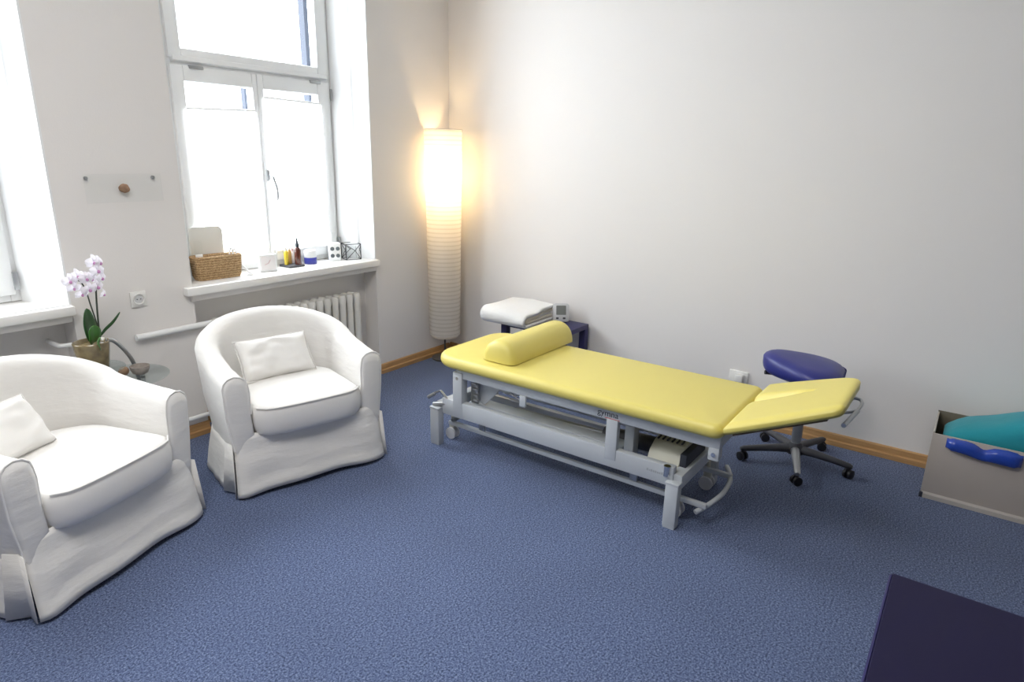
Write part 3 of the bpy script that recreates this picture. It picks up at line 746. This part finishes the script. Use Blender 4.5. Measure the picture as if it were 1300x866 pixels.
# lower frame
part('lower_beam', box(BM(), 2.590, 2.630, .945, 2.36, .200, .296, .004), G, TB)
part('lower_beam', box(BM(), 3.085, 3.125, .945, 2.36, .200, .296, .004), G, TB)
part('inner_beam', box(BM(), 2.70, 2.795, 1.26, 2.25, .205, .266, .004), G, TB)
part('lift_beam', box(BM(), 2.93, 2.965, 1.20, 2.28, .165, .238, .004), M['steel'], TB)
for y in (.905, 2.355): part('end_beam', box(BM(), 2.60, 3.11, y, y + .055, .195, .262, .004), G, TB)
for x in (2.562, 3.10):
    for y0_, y1_ in ((.905, .968), (2.365, 2.432)):
        t = BM(); box(t, x, x + .05, y0_, y1_, .006, .226, .007); box(t, x - .002, x + .052, y0_ - .002, y1_ + .002, .222, .234, .004); box(t, x + .004, x + .046, y0_ + .004, y1_ - .004, 0, .01)
        part('leg', t, G, TB)
# uprights
for x in (2.587, 3.068): part('upright', box(BM(), x, x + .05, 2.208, 2.275, .20, .474, .004), G, TB)
for x in (2.587, 3.0875): part('upright', box(BM(), x, x + .032, 1.238, 1.298, .24, .448, .003), G, TB)
part('upright', box(BM(), 2.70, 2.76, 1.20, 1.25, .20, .445, .003), G, TB)
for x in (2.61, 3.07):
    t = BM(); prism(t, [(.768, .262), (.815, .262), (.795, .445), (.752, .445)], 'x', x, x + .03); 
    t.free()
t = BM(); prism(t, [(.935, .262), (.89, .262), (.79, .40), (.79, .455), (.845, .455)], 'x', 3.075, 3.10); part('end_bracket', t, G, TB)
t = BM(); box(t, 2.592, 2.64, .752, .80, .385, .445, .004); part('end_bracket', t, G, TB)
t = BM(); tube(t, [(2.588, .776, .414), (2.596, .776, .414)], .010, 12); part('bolt', t, M['chrome'], TB)
t = BM(); tube(t, [(2.585, 2.242, .440), (2.594, 2.242, .440)], .010, 12); part('bolt', t, M['chrome'], TB)
t = BM(); tube(t, [(2.588, .975, .25), (2.588, .975, .30)], .016, 14); part('adjuster_knob', t, M['chrome'], TB)
# ratchet plate and gusset at the far end
t = BM(); box(t, 2.66, 2.675, 2.150, 2.200, .285, .470, .002)
for k in range(5): box(t, 2.640, 2.662, 2.135 + .004 * k, 2.168 + .004 * k, .305 + .033 * k, .315 + .033 * k, .002)
part('ratchet_plate', t, M['steel'], TB)
t = BM(); prism(t, [(2.19, .30), (2.19, .445), (1.97, .445), (2.12, .28)], 'x', 2.685, 2.695); part('gusset_plate', t, G, TB)
# latch below the rail
t = BM(); box(t, 2.588, 2.60, 1.772, 1.812, .382, .444, .003); part('latch_bracket', t, G, TB)
t = BM(); tube(t, [(2.605, 1.80, .405), (2.605, 1.88, .428)], .006, 8); part('latch_lever', t, M['chrome'], TB)
# lift motor with slotted cream cover
b = BM(); prof = [(.985, .205)] + [(1.085 - .105 * cos(a), .275 + .075 * sin(a)) for a in [pi * k / 10 for k in range(11)]][0:11] + [(1.19, .205)]
b2 = BM(); pr = [(2.675, .205), (2.675, .262), (2.70, .305), (2.75, .335), (2.83, .350), (2.90, .345), (2.93, .31), (2.93, .205)]
prism(b2, pr, 'y', .955, 1.115, .006); b.free(); mo = part('motor_cover', b2, M['creamm'], TB)
for k in range(6):
    y = .975 + .024 * k; t = BM(); box(t, 2.758, 2.80, y, y + .008, .3395, .3455)
    part('vent_slot', t, M['dark'], mo)
t = BM(); tube(t, [(2.83, 1.10, .27), (2.83, 1.42, .25)], .042, 16); part('motor', t, M['charcoal'], TB)
t = BM(); tube(t, [(2.83, 1.42, .25), (2.83, 2.0, .235)], .016, 12); part('actuator_rod', t, M['steel'], TB)
t = BM(); box(t, 2.69, 2.95, .925, .957, .21, .325, .003); part('motor_end_plate', t, M['dark'], TB)
# foot switch bar running round the base
t = BM(); box(t, 2.655, 2.680, .80, 2.37, .104, .128, .004); part('foot_bar', t, G, TB)
t = BM(); box(t, 3.02, 3.045, .80, 2.37, .104, .128, .004); part('foot_bar', t, G, TB)
t = BM(); tube(t, smooth_path([(2.64, .842, .085), (2.71, .808, .102), (2.84, .785, .110), (2.98, .795, .112), (3.07, .825, .110), (3.14, .862, .110)], 6), .012, 10); part('foot_pedal', t, G, TB)
for y in (2.33, .96): part('foot_bar_hanger', box(BM(), 2.655, 3.045, y, y + .022, .128, .146, .002), M['steel'], TB)
for y in (1.15, 2.10): part('foot_bar_hanger', box(BM(), 2.66, 2.672, y, y + .04, .127, .205, .002), M['steel'], TB)
# casters
for x, y in ((2.70, 2.375), (3.03, 2.375), (2.70, .955), (3.05, .93)):
    t = BM()
    for dx in (-.018, .018): lathe(t, [(.030, -.008), (.036, -.006), (.036, .006), (.030, .008)], (0, 0, 0), 24, Matrix.Rotation(pi / 2, 4, 'Y')); t.transform(Matrix.Translation(V((.036 if dx < 0 else 0, 0, 0))))
    t.transform(Matrix.Translation(V((x - .018, y, .036)))); ca_ = part('caster', t, M['devgrey'], TB)
    t = BM(); box(t, x - .012, x + .020, y - .02, y + .02, .05, .10, .008); tube(t, [(x, y, .09), (x, y, .20)], .010, 10); part('caster_housing', t, M['creamm'], ca_)
# release crank at the far leg
t = BM(); tube(t, smooth_path([(2.60, 2.29, .262), (2.598, 2.33, .295), (2.596, 2.365, .326), (2.596, 2.385, .327), (2.596, 2.47, .272)], 4), .007, 8)
part('release_crank', t, M['chrome'], TB)
t = BM(); tube(t, [(2.596, 2.42, .305), (2.596, 2.472, .270)], .011, 10); part('crank_grip', t, M['steel'], TB)
t = BM(); tube(t, [(2.59, 2.425, .24), (2.61, 2.30, .268)], .014, 10); part('leg_lever', t, M['steel'], TB)
# lettering on the rail
def lettering(txt, size, loc, m, parent, name='lettering', face_minus_x=True):
    cu = bpy.data.curves.new('txt', 'FONT'); cu.body = txt; cu.size = size; cu.extrude = .0004
    tmp = bpy.data.objects.new('txt', cu); COL.objects.link(tmp); bpy.context.view_layer.update()
    me = bpy.data.meshes.new_from_object(tmp.evaluated_get(bpy.context.evaluated_depsgraph_get()))
    bpy.data.objects.remove(tmp); b = BM(); b.from_mesh(me)
    # text x -> world -y, text y -> world z, facing -x
    b.transform(Matrix.Translation(V(loc)) @ Matrix(((0, 0, -1, 0), (-1, 0, 0, 0), (0, 1, 0, 0), (0, 0, 0, 1))))
    return part(name, b, m, parent, angle=30)
lt = lettering('gymna', .044, (2.5945, 1.352, .4575), M['textk'], TB)
part('lettering_underline', box(BM(), 2.5938, 2.5948, 1.232, 1.312, .447, .4505), M['textr'], TB)
b = BM(); rnd = random.Random(2); y = 1.075
for k in range(9): wdt = .005 + .004 * rnd.random(); box(b, 2.5894, 2.5902, y - wdt, y, .246, .254 + .005 * rnd.random()); y -= wdt + .003
part('type_plate', b, M['printg'], TB)

# half-round bolster on the table
BO = thing('bolster', 'yellow half-round bolster cushion lying across the treatment table', 'bolster', (2.95, 1.99, .572))
b = BM(); rings = []; n = 20
L0, L1 = 2.64, 3.255
def hsec(x, s):
    P = []
    for k in range(n + 1):
        a = pi * k / n; P.append(V((x, 1.995 - .108 * s * (abs(cos(a)) ** .85) * (1 if cos(a) > 0 else -1),   .575 + .116 * s * sin(a) ** .9)))
    for k in range(1, 8): P.append(V((x, 1.995 + .108 * s * (1 - 2 * k / 8), .575)))
    return P
for x, sv in ((L0 - .012, .35), (L0 - .010, .70), (L0, .90), (L0 + .018, .985), (L0 + .04, 1.0), (2.9, 1.0), (L1 - .03, 1.0), (L1 - .012, .985), (L1 - .002, .93), (L1, .7), (L1, .35)): rings.append(hsec(x, sv))
loft(b, rings); part('bolster_cover', b, M['yellow'], BO, angle=60)

# ------------------------------------------------------------------ navy side table, towel, monitor
s = thing('side_table', 'small dark navy wooden side table against the wall behind the treatment table', 'side table', (3.86, 2.49, 0))
tx0, tx1, ty0, ty1, tz = 3.69, 4.03, 2.215, 2.765, .475
part('table_top', box(BM(), tx0, tx1, ty0, ty1, tz - .035, tz, .003), M['navy'], s)
for x in (tx0, tx1 - .05):
    for y in (ty0, ty1 - .05): part('leg', box(BM(), x, x + .05, y, y + .05, 0, tz - .035, .003), M['navy'], s)

s = thing('towel', 'folded white towel stack on the navy side table', 'towel', (3.82, 2.68, tz), 0)
# fold along the front long side, layered edges showing at the near end
def cfold(bm, ya, yb, z0, z1, th, xa, xb, dip=.0):
    P = []; r = (z1 - z0 - th) / 2; zm = (z0 + z1) / 2
    for k in range(9): P.append((ya + (yb - ya) * k / 8, z1 - th / 2 + dip * sin(pi * k / 8)))
    for k in range(1, 8): a = pi / 2 - pi * k / 8; P.append((yb + r * 1.1 * cos(a), zm + r * sin(a)))
    for k in range(9): P.append((yb - (yb - ya) * k / 8, z0 + th / 2))
    PV = [V(p) for p in P]; L_, R_ = [], []
    for i, p in enumerate(PV):
        d = (PV[min(i + 1, len(PV) - 1)] - PV[max(i - 1, 0)]).normalized(); nn = V((-d[1], d[0])); L_.append(p + nn * th / 2); R_.append(p - nn * th / 2)
    poly = L_ + R_[::-1]; rings = []
    for q, ins in ((0, .35), (.012, .1), (.03, 0), (.5, 0), (.97, 0), (.988, .1), (1, .35)):
        x = xa + (xb - xa) * q
        pts = []
        for (l, r_), rv in (((L_, R_), 0),):
            mid = [(a + b_) / 2 for a, b_ in zip(L_, R_)]
            pts = [m_ + (a - m_) * (1 - ins) for a, m_ in zip(L_, mid)] + [m_ + (a - m_) * (1 - ins) for a, m_ in zip(R_[::-1], mid[::-1])]
        rings.append([V((3.965 - a, x, z + (.012 * sin(pi * q) - .02 * (1 - q) ** 2 * (a > .2)) * (z > tz + .05))) for a, z in pts])
    loft(bm, rings)
b = BM(); cfold(b, .01, .345, tz + .001, tz + .122, .026, 2.475, 2.86, -.004); part('towel_outer_fold', b, M['towel'], s, angle=80)
b = BM(); cfold(b, .015, .325, tz + .029, tz + .092, .022, 2.483, 2.852); part('towel_inner_fold', b, M['towel2'], s, angle=80)
b = BM(); box(b, 3.645, 3.94, 2.490, 2.845, tz + .053, tz + .068, .006); part('towel_core', b, M['towel'], s)

s = thing('blood_pressure_monitor', 'small grey digital monitor with square screen standing beside the folded towel', 'monitor', (3.93, 2.395, tz), R(-52))
m = Matrix.Rotation(R(-16), 4, 'X')
b = BM(); t2 = BM(); prism(t2, rrect(-.058, .058, .0, .135, [.016, .016, .020, .020], 5), 'y', -.022, .022, .004); t2.transform(Matrix.Translation(V((0, 0, .006))) @ m); join(b, t2); part('monitor_case', b, M['devgrey'], s, world=False)
t = BM(); prism(t, rrect(-.036, .036, .050, .118, [.004] * 4, 3), 'y', -.0236, -.021); t.transform(Matrix.Translation(V((0, 0, .006))) @ m); part('screen', t, M['screen'], s, world=False)
for x in (-.028, .022):
    t = BM(); prism(t, rrect(x - .010, x + .010, .018, .032, [.005] * 4, 3), 'y', -.0245, -.021); t.transform(Matrix.Translation(V((0, 0, .006))) @ m); part('button', t, M['charcoal'], s, world=False)

# ------------------------------------------------------------------ saddle stool
SX, SY = 3.66, .643
s = thing('saddle_stool', 'swivel stool with blue padded saddle seat on black five-star castor base', 'stool', (SX, SY, 0))
b = BM(); NA = 48; rings = []
def so_(a): # rounded triangular outline, wide side towards +y (left in the view)
    r = .205 + .022 * cos(3 * (a - R(95))) ; return r * cos(a) * .96, r * sin(a) * 1.02
sd = R(-9)
for i in range(13):
    a = -pi / 2 + pi * i / 12; f = .80 + .20 * cos(a) if a < 0 else (.62 + .38 * cos(a)); z = .05 * sin(a)
    rings.append([V((f * so_(q)[0], f * so_(q)[1], z + (.038 if a > 0 else .012) * (so_(q)[1] / .2) * f - .008 * (so_(q)[0] / .2) ** 2)) for q in [2 * pi * k / NA for k in range(NA)]])
rings.append([v * .5 + V((0, 0, .028)) for v in rings[-1]])
loft(b, rings); b.transform(Matrix.Translation(V((SX - .02, SY - .005, .572))) @ Matrix.Rotation(sd * .5, 4, 'X')); part('seat', b, M['bluev'], s, angle=80)
part('seat_plate', box(BM(), SX - .09, SX + .07, SY - .08, SY + .08, .500, .525, .004), M['black'], s)
t = BM(); tube(t, [(SX, SY + .05, .512), (SX - .08, SY + .17, .522)], .006, 8); tube(t, [(SX - .075, SY + .163, .522), (SX - .095, SY + .195, .524)], .012, 10); part('height_lever', t, M['black'], s)
t = BM(); tube(t, [(SX, SY, .10), (SX, SY, .33)], .027, 18); tube(t, [(SX, SY, .33), (SX, SY, .505)], .016, 16); part('gas_column', t, M['steel'], s)
part('hub', lathe(BM(), [(.03, .055), (.045, .06), (.045, .10), (.034, .125)], (SX, SY, 0), 24), M['charcoal'], s)
for k, a in enumerate((-164.2, -93.4, -19.6, 47.8, 122.4)):
    d = V((cos(R(a)), sin(R(a)), 0)); sdv = V((-d.y, d.x, 0)); b = BM(); rings = []
    for q, w, zc, hh_ in ((.02, .026, .085, .026), (.10, .024, .085, .022), (.20, .020, .078, .018), (.285, .017, .070, .016), (.302, .012, .068, .010)):
        c_ = V((SX, SY, zc)) + d * q
        rings.append([c_ + sdv * w * cos(t_) + V((0, 0, hh_ * sin(t_))) for t_ in [2 * pi * i / 12 for i in range(12)]])
    loft(b, rings); lg = part('base_leg', b, M['steel'] if k == 0 else M['charcoal'], s)  # front leg paler: light from the column put into its colour
    cc = V((SX, SY, 0)) + d * .287; ra = R(a + (70 if k % 2 else -60)); b = BM()
    for dy in (-.014, .014):
        lathe(b, [(.018, dy - .009), (.025, dy - .007), (.025, dy + .007), (.018, dy + .009)], (0, 0, 0), 20)
    box(b, -.008, .008, -.030, .028, -.012, .012, .004)
    b.transform(Matrix.Translation(V((cc.x, cc.y, .0255))) @ Matrix.Rotation(ra, 4, 'Z') @ Matrix.Rotation(pi / 2, 4, 'X'))
    tube(b, [(cc.x, cc.y, .025), (cc.x, cc.y, .068)], .007, 8)
    b.verts.ensure_lookup_table(); part('castor', b, M['black'], s)

# ------------------------------------------------------------------ cardboard box with its contents
bx0, bx1, by0, by1, bh = 3.665, 4.02, -.78, .022, .352
s = thing('cardboard_box', 'open grey-beige cardboard box on the floor against the right wall', 'box', ((bx0 + bx1) / 2, -.38, 0))
part('front_panel', box(BM(), bx0, bx0 + .008, by0, by1, .03, bh, .001), M['card'], s)
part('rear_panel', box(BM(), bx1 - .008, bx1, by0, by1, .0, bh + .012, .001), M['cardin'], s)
part('side_panel', box(BM(), bx0 + .008, bx1 - .008, by1 - .008, by1, .0, bh + .006, .001), M['cardedge'], s)
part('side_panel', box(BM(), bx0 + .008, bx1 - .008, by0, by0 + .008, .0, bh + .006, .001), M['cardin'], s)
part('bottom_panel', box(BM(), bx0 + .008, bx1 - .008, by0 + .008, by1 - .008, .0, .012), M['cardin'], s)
t = BM(); prism(t, [(bx0 - .012, .0), (bx0 - .012, .022), (bx0 + .0, .031), (bx0 + .008, .0)], 'y', by0, by1 - .006); part('bottom_fold', t, M['cardedge'], s)
t = BM(); box(t, bx0 - .0125, bx0 + .002, by1 - .012, by1 + .004, .0, .028, .001); part('fold_corner', t, M['dark'], s)
# turquoise cushion lying in the box, its far end rising
s = thing('turquoise_cushion', 'turquoise fabric cushion lying in the cardboard box', 'cushion', (3.83, -.38, .24))
b = BM(); rings = []; n = 28
for i in range(19):
    q = i / 18; y = -.030 - .70 * q; e = (1 - (1 - min(1, q / .13)) ** 2.6) ** .5 * (1 - (1 - min(1, (1 - q) / .13)) ** 2.6) ** .5
    top = .372 + .135 * min(1, q * 2.0) ** 1.3; botz = .235
    zc = (top + botz) / 2; hh_ = (top - botz) / 2 * max(.45, e); wx = .150 * max(.80, e)
    ring = []
    for k in range(n):
        a = 2 * pi * k / n; cx_ = cos(a); sx_ = sin(a); p_ = .55
        ring.append(V((3.842 + wx * abs(cx_) ** p_ * (1 if cx_ > 0 else -1), y, zc + hh_ * abs(sx_) ** .7 * (1 if sx_ > 0 else -1) + .006 * noise.noise(V((y * 10, a * 2, 1))))))
    rings.append(ring)
rings.insert(0, [(v - V((3.842, 0, .30))) .copy() for v in rings[0]])
rings[0] = [V((3.842 + v.x * .75, -.020, .30 + v.z * .75)) for v in rings[0]]
loft(b, rings); part('cushion_cover', b, M['teal'], s, angle=80)
# blue gel pack hanging on the front of the box
s = thing('gel_pack', 'shiny blue gel pack on the front of the cardboard box just below its rim', 'gel pack', (3.65, -.19, .31))
b = BM(); rings = []; n = 20
for i in range(25):
    q = i / 24; y = -.040 - .305 * q; e = (min(1, q / .07) * min(1, (1 - q) / .07)) ** .45
    notch = math.exp(-((q - .50) / .10) ** 2)
    top = bh - .004 - .022 * notch - .004 * q; bot_ = bh - .062 - .020 * sin(pi * q * .5) - .006 * notch
    hh_ = (top - bot_) / 2 * max(.8, e); zc = (top + bot_) / 2; dp = (.026 - .006 * notch) * max(.45, e)
    ring = [V((3.664 - dp * 1.5 * max(0, cos(a)) ** .7, y, zc + hh_ * abs(sin(a)) ** .75 * (1 if sin(a) > 0 else -1) + .002 * noise.noise(V((y * 25, a, 2))))) for a in [2 * pi * k / n for k in range(n)]]
    rings.append(ring)
loft(b, rings)
part('pack_body', b, M['gel'], s, angle=70)
# ------------------------------------------------------------------ navy upholstered cube in the foreground
s = thing('foam_cube', 'large dark navy vinyl cube cushion in the foreground at the lower right', 'cube cushion', (1.60, -.28, 0))
b = BM(); pad(b, 1.22, 1.979, -.60, .040, .30, .5, [.012] * 4, .008, .0, 4)
part('top_pad', b, M['navyv'], s, angle=50)
b = BM(); box(b, 1.225, 1.974, -.595, .035, .0, .302, .008); part('lower_block', b, M['navyv'], s)
t = BM(); tube(t, [V((x, y, .493)) for x, y in rrect(1.222, 1.977, -.598, .038, [.012] * 4, 4)], .004, 6, closed=True); part('piping', t, M['navy'], s)

# ------------------------------------------------------------------ light
w = bpy.data.worlds.new('world'); sc.world = w; w.use_nodes = True
wn, wl = w.node_tree.nodes, w.node_tree.links
bg = wn['Background']; bg.inputs[0].default_value = (.93, .97, 1.0, 1); bg.inputs[1].default_value = 2.2

def area(name, loc, direction, sx, sy, power, col=(1, 1, 1)):
    l = bpy.data.lights.new(name, 'AREA'); l.shape = 'RECTANGLE'; l.size = sx; l.size_y = sy; l.energy = power; l.color = col
    o = bpy.data.objects.new(name, l); COL.objects.link(o); o.location = loc
    o.rotation_euler = V(direction).to_track_quat('-Z', 'Y').to_euler(); return o
# daylight coming in through the upper panes and over the blinds
for k, xo in enumerate((0, -2.006)):
    area('daylight_%d' % (k + 1), (2.54 + xo, FY + .75, 2.5), (0, -1, -.30), 2.0, 1.8, (58, 40)[k], (.93, .97, 1))
# unseen fill light added under the ceiling to brighten the room
area('ceiling_fill', (.3, 1.4, CZ - .04), (0, 0, -1), 1.6, 1.2, 24, (1, .97, .93))
pl = bpy.data.lights.new('lamp_bulb', 'POINT'); pl.energy = 19; pl.color = (1, .70, .36); pl.shadow_soft_size = .04
po = bpy.data.objects.new('lamp_bulb_light', pl); COL.objects.link(po); po.location = (LX, LY, 1.475)

# ------------------------------------------------------------------ view settings
sc.view_settings.view_transform = 'Standard'; sc.view_settings.look = 'None'
sc.view_settings.exposure = 1.50; sc.view_settings.gamma = 1.0
sc.cycles.use_denoising = True
sc.cycles.max_bounces = 12; sc.cycles.diffuse_bounces = 6; sc.cycles.transparent_max_bounces = 16; sc.cycles.sample_clamp_indirect = 6
